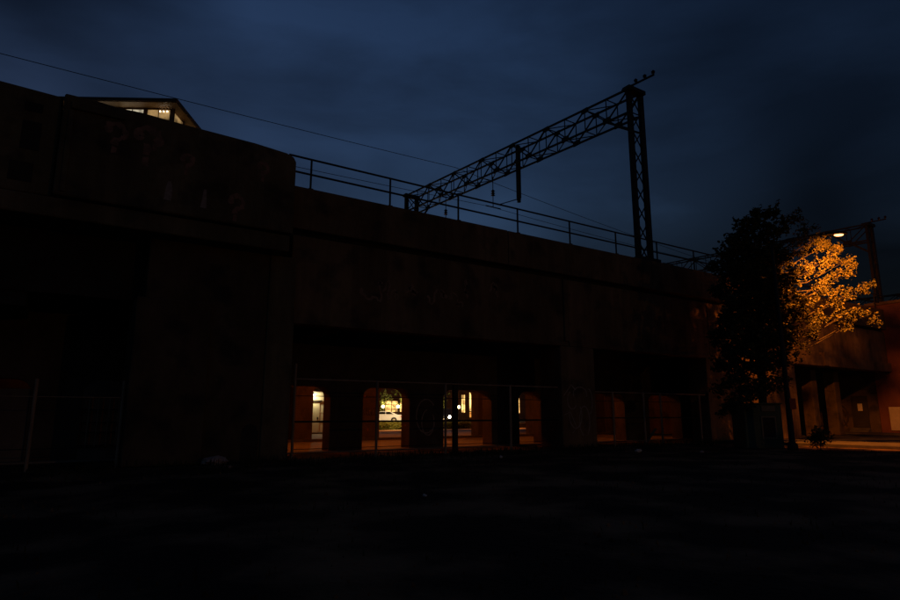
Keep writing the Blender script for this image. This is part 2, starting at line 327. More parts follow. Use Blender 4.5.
# left abutment: heavy raised block carrying the line over the neighbouring bay
AB = (2, 21, 0)
ab = thing('bridge_abutment', 'heavy overhanging concrete abutment block painted with faded red question marks', 'abutment', AB)
def apart(name, mb, m, bevel=0.0, **k): return mb.build(name, m, ab, bevel, off=AB, **k)
prof = [(-0.55, 7.98), (6.72, 7.98), (6.72, 10.72), (6.62, 10.9), (6.35, 11.0), (5.2, 11.09), (3.0, 11.14), (1.5, 11.2), (0.9, 11.17), (0.3, 11.22), (-0.55, 11.22)]
apart('raised_block', MB().prism(prof, 20.45, 22.4), 'block', 0.06)
apart('left_block', MB().prism([(-30, 7.98), (-0.58, 7.98), (-0.58, 11.2), (-3, 11.28), (-6, 11.2), (-30, 11.25)], 20.75, 22.38), 'block', 0.05)
apart('lower_band', MB().box(-30, 6.66, 20.58, 22.36, 7.32, 7.93), 'block', 0.05)
apart('top_lip', MB().box(-0.35, 1.1, 20.36, 20.6, 10.75, 10.98), 'block', 0.03)
apart('edge_strip', MB().box(-0.4, -0.25, 20.40, 20.6, 8.1, 10.7), 'block', 0.02)
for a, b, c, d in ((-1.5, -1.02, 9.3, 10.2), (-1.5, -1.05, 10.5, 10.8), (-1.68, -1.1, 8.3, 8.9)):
    apart('recess_shade', MB().box(a, b, 20.735, 20.80, c, d), 'soffit', 0.01)  # flat dark plates on the block, painted as the shade of recesses
apart('pier_wall', MB().box(2.25, 7.0, FY, 23.2, 0, 7.32), 'shaded', 0.05)
apart('pier_shoulder', MB().box(2.0, 4.3, FY - 0.18, 23.1, 0, 5.3), 'shaded', 0.06)
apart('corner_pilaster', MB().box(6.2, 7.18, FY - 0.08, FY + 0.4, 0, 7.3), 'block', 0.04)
nic = MB(); pts = [(5.55, 0.02)] + [(5.95 + 0.4 * math.cos(R(180 - 12 * i)), 0.9 + 0.4 * math.sin(R(180 - 12 * i))) for i in range(16)] + [(6.35 - 0.2, 0.02)]
nic.prism([(5.55, 0.0), (5.55, 0.9)] + [(5.84 + 0.29 * math.cos(R(180 - 15 * i)), 0.9 + 0.36 * math.sin(R(180 - 15 * i))) for i in range(1, 12)] + [(6.13, 0.9), (6.13, 0.0)], FY - 0.012, FY + 0.1)
apart('niche_shade', nic, 'soffit')  # flat arched plate; the dark of a niche is painted by its colour
def qmark(cx, cz, h, y, wd):
    g = MB(); r = h * 0.27; top = cz + h * 0.5 - r
    arc = [(cx + r * math.cos(R(170 - 14 * i)), top + r * math.sin(R(170 - 14 * i))) for i in range(18)]
    arc += [(cx + 0.02 * h, cz - 0.02 * h), (cx - 0.02 * h, cz - 0.16 * h), (cx - 0.02 * h, cz - 0.24 * h)]
    arc = [(px + random.gauss(0, 0.012), pz + random.gauss(0, 0.012)) for px, pz in arc]; g.ribbon(arc, wd, y, 0.24); g.ribbon(wob(cx - r + wd * 0.3, top + r * 0.1, wd * 0.35, wd * 0.35, 0, 360, 12), wd * 0.7, y - 0.002)
    g.ribbon([(cx - 0.09 * h, cz - 0.41 * h), (cx + 0.06 * h, cz - 0.42 * h)], wd * 1.1, y - 0.001, 0.2)
    return apart('question_mark', g, 'graf')
YB = 20.445
qmark(0.90, 10.12, 0.95, YB, 0.17); qmark(1.80, 10.07, 1.22, YB, 0.24); qmark(3.02, 9.74, 0.66, YB, 0.13)
qmark(5.52, 10.05, 0.66, YB, 0.13); qmark(4.68, 8.55, 0.86, YB, 0.16)
for cx, cz in ((2.55, 8.75), (3.65, 8.7)):
    apart('paint_drip', MB().ribbon([(cx, cz + 0.3), (cx, cz), (cx - 0.02, cz - 0.35)], 0.16, YB, 0.25), 'graf2')

# far abutment tower beyond the street
TB = (60, 21, 0)
tw = thing('bridge_abutment', 'tall red-brown abutment wall across the street with pale panel at its foot', 'abutment', TB)
MB().box(56.86, 68, 19.6, 22.38, 0, 10.5).build('wall', 'redwall', tw, 0.05, off=TB)
MB().box(56.74, 68, 19.5, 22.44, 10.502, 10.75).build('coping', 'concrete', tw, 0.03, off=TB)
MB().box(56.72, 56.85, 20.2, 21.62, 0.3, 2.15).build('pale_panel', 'pale', tw, 0.01, off=TB)
fx = MB().box(56.5, 56.85, 21.75, 21.95, 5.95, 6.1); fx.tube([(56.6, 21.85, 6.02), (56.0, 22.1, 5.9)], 0.11, 8)
fx.build('wall_fixture', 'pale', tw, 0.01, off=TB)

# ------------------------------------------------------------------ arcades under the viaduct
def arcade(name, label, x0, x1, y, t, openings, ztop, zhead, rad, m, zsill=0.0):
    """one wall along x with flat-headed, round-cornered openings; openings = [(xa, xb), ...]"""
    cols = []                                        # (x, zlow) samples in order, duplicated at jambs
    cols.append((x0, 0.0))
    for o in openings:
        xa, xb = o[0], o[1]; zh = o[2] if len(o) > 2 else zhead; r = min(rad, (xb - xa) / 2 - 0.02)
        cols.append((xa, 0.0))
        for i in range(9):
            a = R(180 - 90 * i / 8); cols.append((xa + r + r * math.cos(a), zh - r * 0.8 + r * 0.8 * math.sin(a)))
        for i in range(9):
            a = R(90 - 90 * i / 8); cols.append((xb - r + r * math.cos(a), zh - r * 0.8 + r * 0.8 * math.sin(a)))
        cols.append((xb, 0.0))
    cols.append((x1, 0.0))
    mb = MB(); n = len(cols); vs = []
    for xx, z in cols: vs += [(xx, y, z), (xx, y, ztop), (xx, y + t, z), (xx, y + t, ztop)]
    fs = []
    for i in range(n - 1):
        a, b = 4 * i, 4 * i + 4
        if cols[i + 1][0] - cols[i][0] < 1e-6:
            fs.append((a, b, b + 2, a + 2))
        else:
            fs += [(a, b, b + 1, a + 1), (a + 2, a + 3, b + 3, b + 2), (a, a + 2, b + 2, b), (a + 1, b + 1, b + 3, a + 3)]
    fs += [(0, 1, 3, 2), (4 * n - 4, 4 * n - 2, 4 * n - 1, 4 * n - 3)]
    mb.add(vs, fs)
    o = mb.build(name, m, off=((x0 + x1) / 2, y, 0)); tag(o, label, 'arcade wall'); return o
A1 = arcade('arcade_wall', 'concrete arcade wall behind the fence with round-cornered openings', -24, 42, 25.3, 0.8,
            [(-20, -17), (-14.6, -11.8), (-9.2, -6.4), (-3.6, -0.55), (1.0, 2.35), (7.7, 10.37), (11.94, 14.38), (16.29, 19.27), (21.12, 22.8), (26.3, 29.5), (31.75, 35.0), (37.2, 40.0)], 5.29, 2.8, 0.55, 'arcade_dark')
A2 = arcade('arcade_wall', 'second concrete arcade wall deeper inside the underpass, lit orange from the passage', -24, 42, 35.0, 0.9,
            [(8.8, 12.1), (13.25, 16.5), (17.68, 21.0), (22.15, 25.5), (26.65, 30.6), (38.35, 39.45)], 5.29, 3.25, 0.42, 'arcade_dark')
A3 = arcade('arcade_wall', 'rearmost concrete arcade wall beside the back street', -24, 42, 45.2, 0.8,
            [(12.4, 16.0), (17.1, 20.7), (21.8, 25.4), (26.5, 34.8), (36.0, 41.2)], 5.29, 3.7, 0.6, 'arcade')
# steel grille in the small left opening, ledge wall in the next
gr = thing('window_grille', 'steel bar grille over planks closing the small arcade opening', 'grille', (1.7, 25.25, 0))
for z in (0.5, 0.95, 1.3, 1.75): MB().bar((1.0, 25.25, z), (2.35, 25.25, z), 0.05).build('bar', 'steel', gr, off=(1.7, 25.25, 0))
for xx in (1.22, 1.5, 1.85, 2.15): MB().bar((xx, 25.22, 0.45), (xx, 25.22, 2.2), 0.035).build('bar', 'pipe', gr, off=(1.7, 25.25, 0))
MB().box(0.99, 2.36, 25.32, 25.55, 0, 0.5).build('sill', 'arcade', gr, 0.02, off=(1.7, 25.25, 0))
MB().box(0.99, 2.36, 25.32, 25.55, 2.2, 2.85).build('lintel', 'arcade', gr, 0.02, off=(1.7, 25.25, 0))
for k in range(4): MB().box(1.01 + 0.335 * k, 1.33 + 0.335 * k, 25.42 + 0.01 * (k % 2), 25.47 + 0.01 * (k % 2), 0.49, 2.21).build('plank', 'plank', gr, 0.008, off=(1.7, 25.25, 0))
ledge = MB().box(-3.6, -0.55, 25.4, 25.7, 0, 2.45).build('infill_wall', 'arcade', None, 0.03, off=(-2, 25.5, 0))
tag(ledge, 'concrete infill wall across the arcade opening left of the grille', 'infill wall')
# graffiti on the deeper arcade pier and the front arcade pier
g = MB()
for k in range(5): g.ribbon(wob(16.7 + 0.17 * k, 1.75, 0.13, 0.22, 60 * k, 60 * k + 260, 12), 0.05, 34.99 - 0.001 * k, 0.1)
g.v = [(a - (A2.location.x), b - 35.0, c) for a, b, c in g.v]
g.build('graffiti', 'graf3', A2)
g = MB(); g.ribbon(wob(15.3, 1.5, 0.55, 0.8, 40, 330), 0.06, 25.29, 0.1); g.ribbon(wob(15.4, 1.2, 0.35, 0.6, 100, 400), 0.06, 25.288, 0.1)
g.v = [(a - A1.location.x, b - 25.3, c) for a, b, c in g.v]
g.build('graffiti', 'graf2', A1)
# sodium ceiling lamps in the passages
def ceiling_lamp(x, y, p, label):
    t = thing('ceiling_lamp', label, 'lamp', (x, y, 4.84), 0, 'sodium lamps under the viaduct deck')
    MB().box(-0.35, 0.35, -0.12, 0.12, -0.16, 0.01).build('housing', 'steel', t, 0.02)
    MB().box(-0.3, 0.3, -0.09, 0.09, -0.21, -0.162).build('lens', 'ceil_lens', t, 0.01)
    light('lamp_light', (0, 0, -0.34), p * 1.7, PASSAGE, t, 0.12)
for x, p, wh in ((-1.5, 0.3, 'behind the barred opening'), (8.3, 55, 'behind the arch that shows the pale door'), (12.9, 60, 'behind the arch that shows the white car'), (17.2, 65, 'behind the arch with the black steel post'),
                 (21.4, 45, 'behind the narrow arch beside the graffiti pier'), (27.4, 45, 'behind the first arch past the graffiti pier'), (36.5, 26, 'by the side wall next to the street')):
    ceiling_lamp(x, 28.6, p, 'caged sodium lamp under the deck ' + wh)
for x, p, wh in ((20.5, 120, 'before the white car'), (29.5, 100, 'before the car with headlights')):
    ceiling_lamp(x, 40.6, p, 'caged sodium lamp under the deck at the rearmost arcade ' + wh)

# ------------------------------------------------------------------ guard railing on the parapet
rl = thing('guard_railing', 'two-bar dark steel pipe railing along the viaduct parapet', 'railing', (7, 21.3, 10.08))
o0 = (7, 21.3, 10.08)
x = 7.59
while x < 57:
    MB().tube([(x, 21.3, 9.9), (x, 21.3, 11.36)], 0.042, 8).build('post', 'steel', rl, off=o0)
    MB().box(x - 0.09, x + 0.09, 21.22, 21.38, 10.04, 10.14).build('foot', 'steel', rl, off=o0)
    x += 3.45
for z in (11.34, 10.72): MB().tube([(6.7, 21.3, z), (57.5, 21.3, z)], 0.04, 8).build('rail', 'steel', rl, off=o0)

# ------------------------------------------------------------------ catenary gantries
def gantry(label, A, B, zb, zt, w, h, n, drops, arm=True, ins=True):
    t = thing('catenary_gantry', label, 'gantry', (A[0], A[1], zb), 0, 'lattice steel catenary gantries over the tracks')
    of = (A[0], A[1], zb)
    def P(name, mb, m='steel'): return mb.build(name, m, t, off=of)
    a, b = Vector((*A, 0)), Vector((*B, 0)); L = b - a
    def q(f, s, z): p = a + L * f; return Vector((p.x + s, p.y, z))
    # columns: two built-up legs with crossed lacing
    for f, z0 in ((0, zb), (1, 9.2)):
        c = a + L * f
        for s in (0, w):
            P('leg', MB().box(c.x + s - 0.17, c.x + s + 0.17, c.y - 0.1, c.y + 0.1, z0, zt + (0.05 if s == 0 else -0.15)))
        k = int((zt - z0) / 1.1)
        for i in range(k):
            za, zc = z0 + 0.2 + (zt - z0 - 0.4) * i / k, z0 + 0.2 + (zt - z0 - 0.4) * (i + 1) / k
            P('lacing_bar', MB().bar((c.x + 0.1, c.y - 0.03, za), (c.x + w - 0.1, c.y - 0.03, zc), 0.05, 0.06))
            P('lacing_bar', MB().bar((c.x + w - 0.1, c.y + 0.04, za), (c.x + 0.1, c.y + 0.04, zc), 0.05, 0.06))
        P('base_plate', MB().box(c.x - 0.4, c.x + w + 0.4, c.y - 0.42, c.y + 0.45, z0 - 0.35, z0 + 0.28))
        P('cap_plate', MB().box(c.x - 0.24, c.x + w + 0.2, c.y - 0.26, c.y + 0.26, zt - 0.14, zt + 0.1))
    for s in (0, w):
        for z in (zt, zt - h): P('chord', MB().bar(q(0, s, z), q(1, s, z), 0.11, 0.11))
        fs = 1.0 if s == 0 else -1.0
        for f0, f1 in ((0, 0.075), (1, 0.925)): P('knee_brace', MB().bar(q(f0, s, zt - h - 1.15), q(f1, s, zt - h), 0.11, 0.12))
    for i in range(n + 1):
        f = i / n
        for s in (0, w): P('lacing_bar', MB().bar(q(f, s, zt), q(f, s, zt - h), 0.05))
        P('lacing_bar', MB().bar(q(f, 0, zt), q(f, w, zt), 0.05)); P('lacing_bar', MB().bar(q(f, 0, zt - h), q(f, w, zt - h), 0.05))
        if i < n:
            g = (i + 1) / n; up = i % 2 == 0
            for s in (0, w):
                P('lacing_bar', MB().bar(q(f, s, zt if up else zt - h), q(g, s, zt - h if up else zt), 0.075))
            P('lacing_bar', MB().bar(q(f, 0 if up else w, zt - 0.05), q(g, w if up else 0, zt - 0.05), 0.05))
            P('lacing_bar', MB().bar(q(f, w if up else 0, zt - h), q(g, 0 if up else w, zt - h), 0.05))
            if up:
                for s in (0, w): c = q(g, s, zt - h); P('gusset_plate', MB().box(c.x - 0.04, c.x + 0.04, c.y - 0.3, c.y + 0.3, c.z - 0.09, c.z + 0.26))
            elif i + 1 < n:
                for s in (0, w): c = q(g, s, zt); P('gusset_plate', MB().box(c.x - 0.04, c.x + 0.04, c.y - 0.26, c.y + 0.26, c.z - 0.24, c.z + 0.08))
    if arm:
        e = -0.075
        P('bracket_arm', MB().bar(q(0.02, 0, zt + 0.1), q(e, 0, zt + 0.12), 0.09))
        for k in (0.3, 0.65, 0.97):
            c = q(e * k, 0, zt + 0.15); P('insulator', MB().lathe(c, [(0.03, 0), (0.05, 0.06), (0.11, 0.09), (0.06, 0.14), (0.12, 0.18), (0.07, 0.24), (0.03, 0.28)], 10), 'brown')
    if drops:
        fy = lambda y: (y - A[1]) / (B[1] - A[1])
        c = q(fy(31.7), w / 2, 0)
        P('drop_post', MB().box(c.x - 0.13, c.x + 0.13, c.y - 0.12, c.y + 0.12, 16.95, zt + 0.05))
        P('insulator', MB().lathe((c.x, c.y, 16.6), [(0.05, 0), (0.17, 0.05), (0.08, 0.12), (0.18, 0.18), (0.08, 0.26), (0.18, 0.3), (0.1, 0.36)], 10), 'brown')
        P('steady_arm', MB().tube([(c.x, c.y, 16.9), (c.x - 0.8, c.y + 1.4, 16.7)], 0.035, 6))
        for y in (34.4, 40.1):
            c = q(fy(y), w / 2, 0)
            P('hanger_rod', MB().tube([(c.x, c.y, 17.0), (c.x, c.y, zt - h)], 0.03, 6))
            P('insulator', MB().lathe((c.x, c.y, 17.9), [(0.05, 0), (0.17, 0.04), (0.06, 0.14), (0.17, 0.2), (0.06, 0.32), (0.16, 0.38), (0.05, 0.5)], 10), 'brown')
            P('wire_clamp', MB().bar((c.x - 0.7, c.y, 17.0), (c.x + 0.7, c.y, 17.0), 0.07))
    return t
gantry('tall lattice catenary gantry with three insulators on its column bracket, beside the railing', (27.35, 21.85), (25.0, 45.0), 10.1, 20.95, 1.05, 1.5, 14, True)
gantry('lattice catenary gantry partly hidden behind the tree', (58.75, 22.2), (55.9, 41.4), 10.2, 18.1, 0.9, 1.45, 12, False)
gantry('distant lattice catenary gantry low beyond the second gantry', (96, 22.2), (93.5, 44.5), 9.8, 17.6, 0.9, 1.45, 12, False)
def wire(label, pts, r=0.022):
    q = []
    for (a, b) in zip(pts[:-1], pts[1:]):
        a, b = Vector(a), Vector(b); n = 14; sag = (b - a).length * 0.006
        for i in range(n): f = i / n; p = a.lerp(b, f); p.z -= 4 * sag * f * (1 - f); q.append(p)
    q.append(Vector(pts[-1])); c = q[0]
    o = MB().tube(q, r, 5).build('overhead_wire', 'wire', None, off=tuple(c)); tag(o, label, 'wire', 'overhead wires along the tracks')
wire('highest overhead wire passing across the top of the gantry beams', [(-48, 38, 21.2), (25.6, 38, 21.25), (57, 38, 18.3), (94, 38, 17.8), (160, 38, 17.5)])
wire('overhead contact wire hung from the nearer insulator string', [(-48, 34.4, 16.6), (26.2, 34.4, 17.0), (57.4, 34.4, 16.4), (94.5, 34.4, 16.2)], 0.018)
wire('overhead contact wire hung from the farther insulator string', [(-48, 40.1, 16.6), (25.9, 40.1, 17.0), (57.2, 40.1, 16.4), (94.2, 40.1, 16.2)], 0.018)

# ------------------------------------------------------------------ fence and post in the open bays
def fence(label, x0, x1, posts, y, zr, mids, rr=0.03):
    t = thing('pipe_fence', label, 'fence', (x0, y, 0)); of = (x0, y, 0)
    for x, zt in posts: MB().tube([(x, y, -0.05), (x, y, zt)], 0.05, 8).build('post', 'pipe', t, off=of)
    MB().tube([(x0, y + 0.02, zr), (x1, y + 0.02, zr)], rr, 6).build('top_rail', 'pipe', t, off=of)
    for z, r in mids: MB().tube([(x0, y + 0.05, z), (x1, y + 0.05, z)], r, 6).build('wire_strand', 'wire', t, off=of)
fence('galvanised pipe fence closing the bay between abutment and graffiti pier', 7.42, 20.6, [(7.42, 3.42), (10.75, 2.86), (13.95, 2.86), (17.45, 2.9), (20.55, 3.1)], 21.5, 2.86, [(1.32, 0.035), (2.25, 0.014), (0.35, 0.012)])
fence('galvanised pipe fence closing the bay between graffiti pier and tree', 22.75, 32.1, [(24.2, 2.7), (26.6, 2.75), (28.0, 2.7), (31.5, 2.7)], 21.5, 2.7, [(1.4, 0.03), (2.25, 0.014)])
fence('galvanised pipe fence in the dark bay below the question marks', -9, 1.95, [(-8.6, 2.6), (-4.5, 2.6), (-0.35, 2.62), (1.92, 2.62)], 21.5, 2.1, [(0.6, 0.014)], 0.013)
st = thing('steel_post', 'thick black steel post standing in the fenced bay before the third arch', 'post', (14.6, 21.75, 0))
MB().box(-0.1, 0.1, -0.09, 0.09, 0.03, 2.95).build('shaft', 'steel', st, 0.01)
MB().box(-0.2, 0.2, -0.2, 0.2, -0.02, 0.028).build('base_plate', 'steel', st)

# ------------------------------------------------------------------ street lamp
SL = (27.99, 14.60, 0)
sl = thing('street_lamp', 'glowing sodium street lamp reaching out over the right side of the tree', 'street lamp', SL)
MB().lathe((0, 0, 0), [(0.22, -0.05), (0.22, 0.25), (0.13, 0.35), (0.11, 3), (0.075, 9.2), (0.07, 9.5)], 12).build('pole', 'steel', sl, smooth=True)
hd = Vector((30.04, 12.65, 9.86)) - Vector(SL); d = Vector((hd.x, hd.y, 0)).normalized(); e = Vector((0, 0, 9.4))
MB().tube([e, e + d * 0.7 + Vector((0, 0, 0.35)), hd - d * 0.55 + Vector((0, 0, 0.08))], [0.05, 0.045, 0.035], 8).build('arm', 'steel', sl)
lh = MB(); side = d.cross(Vector((0, 0, 1)))
for k, (u, wd, hh) in enumerate(((-0.6, 0.07, 0.05), (-0.35, 0.15, 0.10), (0.1, 0.19, 0.12), (0.4, 0.14, 0.09), (0.5, 0.05, 0.04))):
    c = hd + d * u + Vector((0, 0, 0.02)); lh.v += [tuple(c + side * wd), tuple(c + side * wd * 0.8 + Vector((0, 0, hh))), tuple(c - side * wd * 0.8 + Vector((0, 0, hh))), tuple(c - side * wd)]
    if k: a = 4 * (k - 1); lh.f += [(a + j, a + (j + 1) % 4, a + 4 + (j + 1) % 4, a + 4 + j) for j in range(4)]
lh.f += [(0, 1, 2, 3), (19, 18, 17, 16)]
lh.build('lamp_head', 'steel', sl)
ln = MB(); ln.lathe((0, 0, 0), [(0.02, -0.10), (0.10, -0.085), (0.15, -0.04), (0.155, 0.0)], 14)
ln.v = [tuple(hd + d * (v[0] * 1.3 + 0.12) + side * v[1] * 0.7 + Vector((0, 0, v[2] * 0.7 + 0.005))) for v in ln.v]
ln.build('lens', 'lens', sl, smooth=True)
light('lamp_light', tuple(hd + d * 0.12 + Vector((0, 0, -0.26))), 9500, SODIUM, sl, 0.12, 116, tuple(hd + d * 0.12 + Vector((0.77, 0.35, -0.26 - 0.53))))
sg = MB().box(-0.14, 0.14, -0.012, 0.012, -0.24, 0.24); ro = math.atan2(-0.55, 0.835)
# small sign on its own bracket of the pole
sgo = sg.build('small_sign', 'redsign', None, 0.004); sgo.location = (28.02, 14.41, 2.05); sgo.rotation_euler = (0, 0, ro)
tag(sgo, 'small red rectangular sign strapped to the street lamp pole', 'sign')

# ------------------------------------------------------------------ tree
CL = [(28.52,15.51,11.31,0.50), (29.38,15.22,11.50,0.41), (27.96,15.72,10.75,0.54), (28.98,15.38,10.53,0.68), (29.96,15.04,10.92,0.55), (30.91,14.71,11.37,0.46), (31.87,14.83,10.88,0.57), (27.52,15.89,9.69,0.58), (27.15,16.01,9.46,0.27), (28.37,15.62,9.35,0.77), (29.64,15.19,9.55,0.78), (30.82,14.78,9.74,0.74), (32.32,14.68,10.48,0.52), (32.79,14.53,10.14,0.47), (27.58,15.90,8.39,0.67), (28.68,15.55,8.07,0.82), (29.99,15.11,8.15,0.83), (31.78,14.92,8.75,0.82), (32.82,14.54,9.35,0.62), (33.65,14.23,9.94,0.42), (34.04,14.11,9.43,0.37), (33.06,14.49,8.41,0.68), (33.97,14.16,8.67,0.42), (34.46,13.97,9.13,0.26), (32.21,14.81,7.53,0.77), (32.73,14.20,7.28,0.62), (34.15,14.12,7.78,0.42), (34.79,13.89,8.03,0.32), (35.31,13.70,8.16,0.21), (30.40,15.01,6.91,0.83), (29.08,15.45,6.69,0.82), (27.82,15.86,6.93,0.72), (27.24,16.07,5.93,0.63), (28.20,15.78,5.34,0.82), (29.49,15.36,5.38,0.83), (30.72,14.93,5.77,0.71), (31.77,14.56,6.22,0.61), (32.86,14.19,6.36,0.46), (33.66,13.90,6.70,0.41), (34.30,13.68,6.52,0.31), (34.82,13.51,6.24,0.21), (33.13,14.11,5.86,0.36), (27.38,16.06,4.50,0.58), (28.35,15.76,4.05,0.73), (29.65,15.33,4.27,0.64), (30.49,15.04,4.93,0.50), (31.04,14.84,5.29,0.40), (27.19,16.16,3.27,0.49), (28.00,15.91,2.81,0.59), (29.04,15.57,3.11,0.55), (27.30,16.15,2.15,0.45), (26.84,16.22,5.29,0.40), (26.81,16.18,6.97,0.36), (27.18,16.03,8.47,0.40)]
def rsph():
    while True:
        p = Vector((random.uniform(-1, 1), random.uniform(-1, 1), random.uniform(-1, 1)))
        if 0.02 < p.length < 1: return p
def leaf(mb, c, size, nrm):
    u = nrm.orthogonal().normalized(); u = Matrix.Rotation(random.uniform(0, 6.283), 3, nrm) @ u; v = nrm.cross(u); s = size
    f = nrm * (0.18 * s)
    mb.add([c - u * s * 0.5, c + v * s * 0.34 + f - u * 0.1 * s, c + u * s * 0.22 + v * s * 0.3 + f, c + u * s * 0.6, c + u * s * 0.22 - v * s * 0.3 + f, c - v * s * 0.34 + f - u * 0.1 * s],
           [(0, 1, 2, 3), (0, 3, 4, 5)])
def leaf_cloud(mb, c, r, count, size, flat=0.8):
    c = Vector(c)
    for _ in range(max(2, count // 9)):
        tip = c + rsph() * r; tip.z = c.z + (tip.z - c.z) * flat; k = random.uniform(0.14, 0.3)
        for _ in range(9):
            p = tip + rsph() * k
            n = (rsph() + Vector((0, 0, 0.7))).normalized(); leaf(mb, p, size * random.uniform(0.7, 1.25), n)
TR = (29.45, 16.51, 0)
tr = thing('street_tree', 'leafy street tree, half black and half lit orange by the lamp', 'tree', TR)
base = Vector((0, 0, -0.1))
MB().tube([base, (0.03, 0.02, 0.6), (-0.05, 0.05, 2.2), (0.1, -0.05, 4.5), (0.25, -0.1, 7), (0.4, -0.1, 9.5)], [0.3, 0.22, 0.19, 0.16, 0.1, 0.04], 10).build('trunk', 'bark', tr, smooth=True)
for i, (x, y, z, r) in enumerate(CL):
    if r < 0.24: continue
    p = Vector((x - TR[0], y - TR[1], z)); dh = Vector((p.x, p.y, 0)).length
    zs = max(2.2, z - 0.3 - dh * 0.22); s = Vector((0.02 * zs, -0.01 * zs, zs)); m = s.lerp(p, 0.55) + Vector((0, 0, -0.25 * dh * 0.4))
    MB().tube([s, m, p], [0.045, 0.022, 0.006], 6).build('limb', 'bark', tr)
lm = MB()
def spray(mb, c, out, ln, wd, count, size):                          # a flat leafy twig reaching outwards
    c = Vector(c); out = out.normalized(); sd = out.cross(Vector((0, 0, 1)))
    for _ in range(count):
        f = random.random() ** 0.8; w_ = wd * (1 - 0.75 * f) + 0.04
        p = c + out * (ln * (f - 0.35)) + sd * random.uniform(-w_, w_) + Vector((0, 0, random.gauss(0, 0.09) + 0.12 * f))
        leaf(mb, p, size * random.uniform(0.55, 1.3), (rsph() + Vector((0, 0, 0.6))).normalized())
OUT = Vector((0.835, -0.55, 0.1))
for (x, y, z, r) in CL:
    right = x > 30.45; c = Vector((x - TR[0], y - TR[1], z))
    if right:
        for _ in range(max(3, int(11.5 * r))):
            q = c + rsph() * r * 0.75
            spray(lm, q, OUT + rsph() * 0.7, random.uniform(0.45, 0.85), 0.2, random.randint(28, 48), 0.12)
    else:
        for k, dn in ((0, 1.0), (1.1, 0.85), (2.3, 0.7)) if r > 0.4 else ((0, 1.0),):
            thin = 0.62 if z > 9.7 else 1.0
            leaf_cloud(lm, (c.x + 0.62 * k, c.y + 0.95 * k, z - 0.18 * k), r * (0.93 - 0.06 * k), int(dn * thin * (300 * (r / 0.7) ** 2 + 40)), 0.185 if z > 3.5 else 0.16)
        if z > 9.5:
            for _ in range(4): spray(lm, c + rsph() * r * 0.7, rsph() + Vector((0, 0, 0.15)), random.uniform(0.6, 1.0), 0.2, 24, 0.16)
for c in ((32.3, 16.9, 9.4, 0.8), (32.1, 16.9, 8.2, 0.9), (32.2, 16.9, 6.8, 0.9), (31.9, 16.6, 5.4, 0.8), (31.3, 17.6, 9.0, 0.9), (31.2, 17.7, 7.2, 0.9), (31.0, 17.5, 5.4, 0.8), (31.3, 16.0, 9.5, 0.7), (31.4, 16.4, 7.9, 0.8)):  # extra leaf clumps added to keep lamplight off the wall behind
    leaf_cloud(lm, (c[0] - TR[0], c[1] - TR[1], c[2]), c[3], 300, 0.19)
tag(lm.build('crown', 'leaf', tr), kind='stuff')

# ------------------------------------------------------------------ shed, shrub, litter, grass
SH = (28.38, 16.02, 0); shd = thing('small_shed', 'small dull green metal shed with framed door under the tree', 'shed', SH, R(-33.4))
MB().box(-0.92, 0.86, -0.02, 1.3, 0, 2.05).build('body', 'green', shd, 0.03)
MB().box(-0.98, 0.92, -0.1, 1.36, 2.052, 2.12).build('roof', 'green', shd, 0.02)
fr = MB(); fr.box(-0.16, -0.09, -0.06, -0.022, 0.45, 1.5); fr.box(0.48, 0.55, -0.06, -0.022, 0.45, 1.5); fr.box(-0.09, 0.48, -0.058, -0.023, 1.43, 1.5); fr.box(-0.09, 0.48, -0.058, -0.023, 0.45, 0.52)
dr = MB().box(-0.085, 0.475, -0.04, -0.021, 0.525, 1.425).build('door', 'graf3', shd); fr.build('frame', 'frame', dr)
MB().box(-0.1, 0.55, -0.06, -0.022, 1.72, 1.98).build('top_panel', 'frame', shd, 0.01)
sh = thing('shrub', 'low dark shrub beside the street lamp pole', 'shrub', (29.0, 13.9, 0))
MB().tube([(0, 0, -0.05), (0.02, 0, 0.5)], [0.03, 0.015], 6).build('stem', 'bark', sh)
b = MB()
for k in range(9): leaf_cloud(b, (random.uniform(-0.35, 0.35), random.uniform(-0.3, 0.3), random.uniform(0.15, 0.85)), 0.3, 90, 0.09)
tag(b.build('foliage', 'leaf', sh), kind='stuff')
def crumple(name, loc, r, m, label, cat, flat=0.5):
    bm = bmesh.new(); bmesh.ops.create_icosphere(bm, subdivisions=2, radius=1)
    for v in bm.verts: v.co = v.co * random.uniform(0.7, 1.15); v.co = Vector((v.co.x * r, v.co.y * r * 0.6, (v.co.z + 0.75) * r * flat))
    me = bpy.data.meshes.new(name); bm.to_mesh(me); bm.free(); me.materials.append(M[m]); o = bpy.data.objects.new(name, me); COL.objects.link(o)
    o.location = loc; o.rotation_euler = (0, 0, random.uniform(0, 3)); tag(o, label, cat); return o
crumple('rubbish_bag', (4.65, 20.75, -0.02), 0.42, 'plastic', 'crumpled pale rubbish bag lying at the foot of the abutment wall', 'bag', 0.42).rotation_euler = (0, 0, -0.3)
crumple('litter', (4.77, 19.3, -0.01), 0.09, 'plastic', 'small pale scrap of litter near the rubbish bag', 'litter')
crumple('litter', (6.35, 10.53, 0.0), 0.07, 'paper', 'tiny white paper scrap out on the bare lot', 'litter')
crumple('litter', (21.3, 17.65, -0.01), 0.16, 'paper', 'crumpled paper on the ground before the graffiti pier', 'litter')
crumple('litter', (23.2, 15.9, -0.01), 0.10, 'plastic', 'pale plastic scrap between graffiti pier and tree', 'litter')
crumple('litter', (14.2, 18.1, -0.01), 0.12, 'paper', 'grey paper scrap before the black steel post', 'litter')
bd = MB().box(-0.04, 0.04, -0.04, 0.04, 0, 1.3).build('timber_offcut', 'frame', None, 0.005); bd.location = (27.0, 21.9, 0.0); bd.rotation_euler = (0.2, 0.9, 0.3)
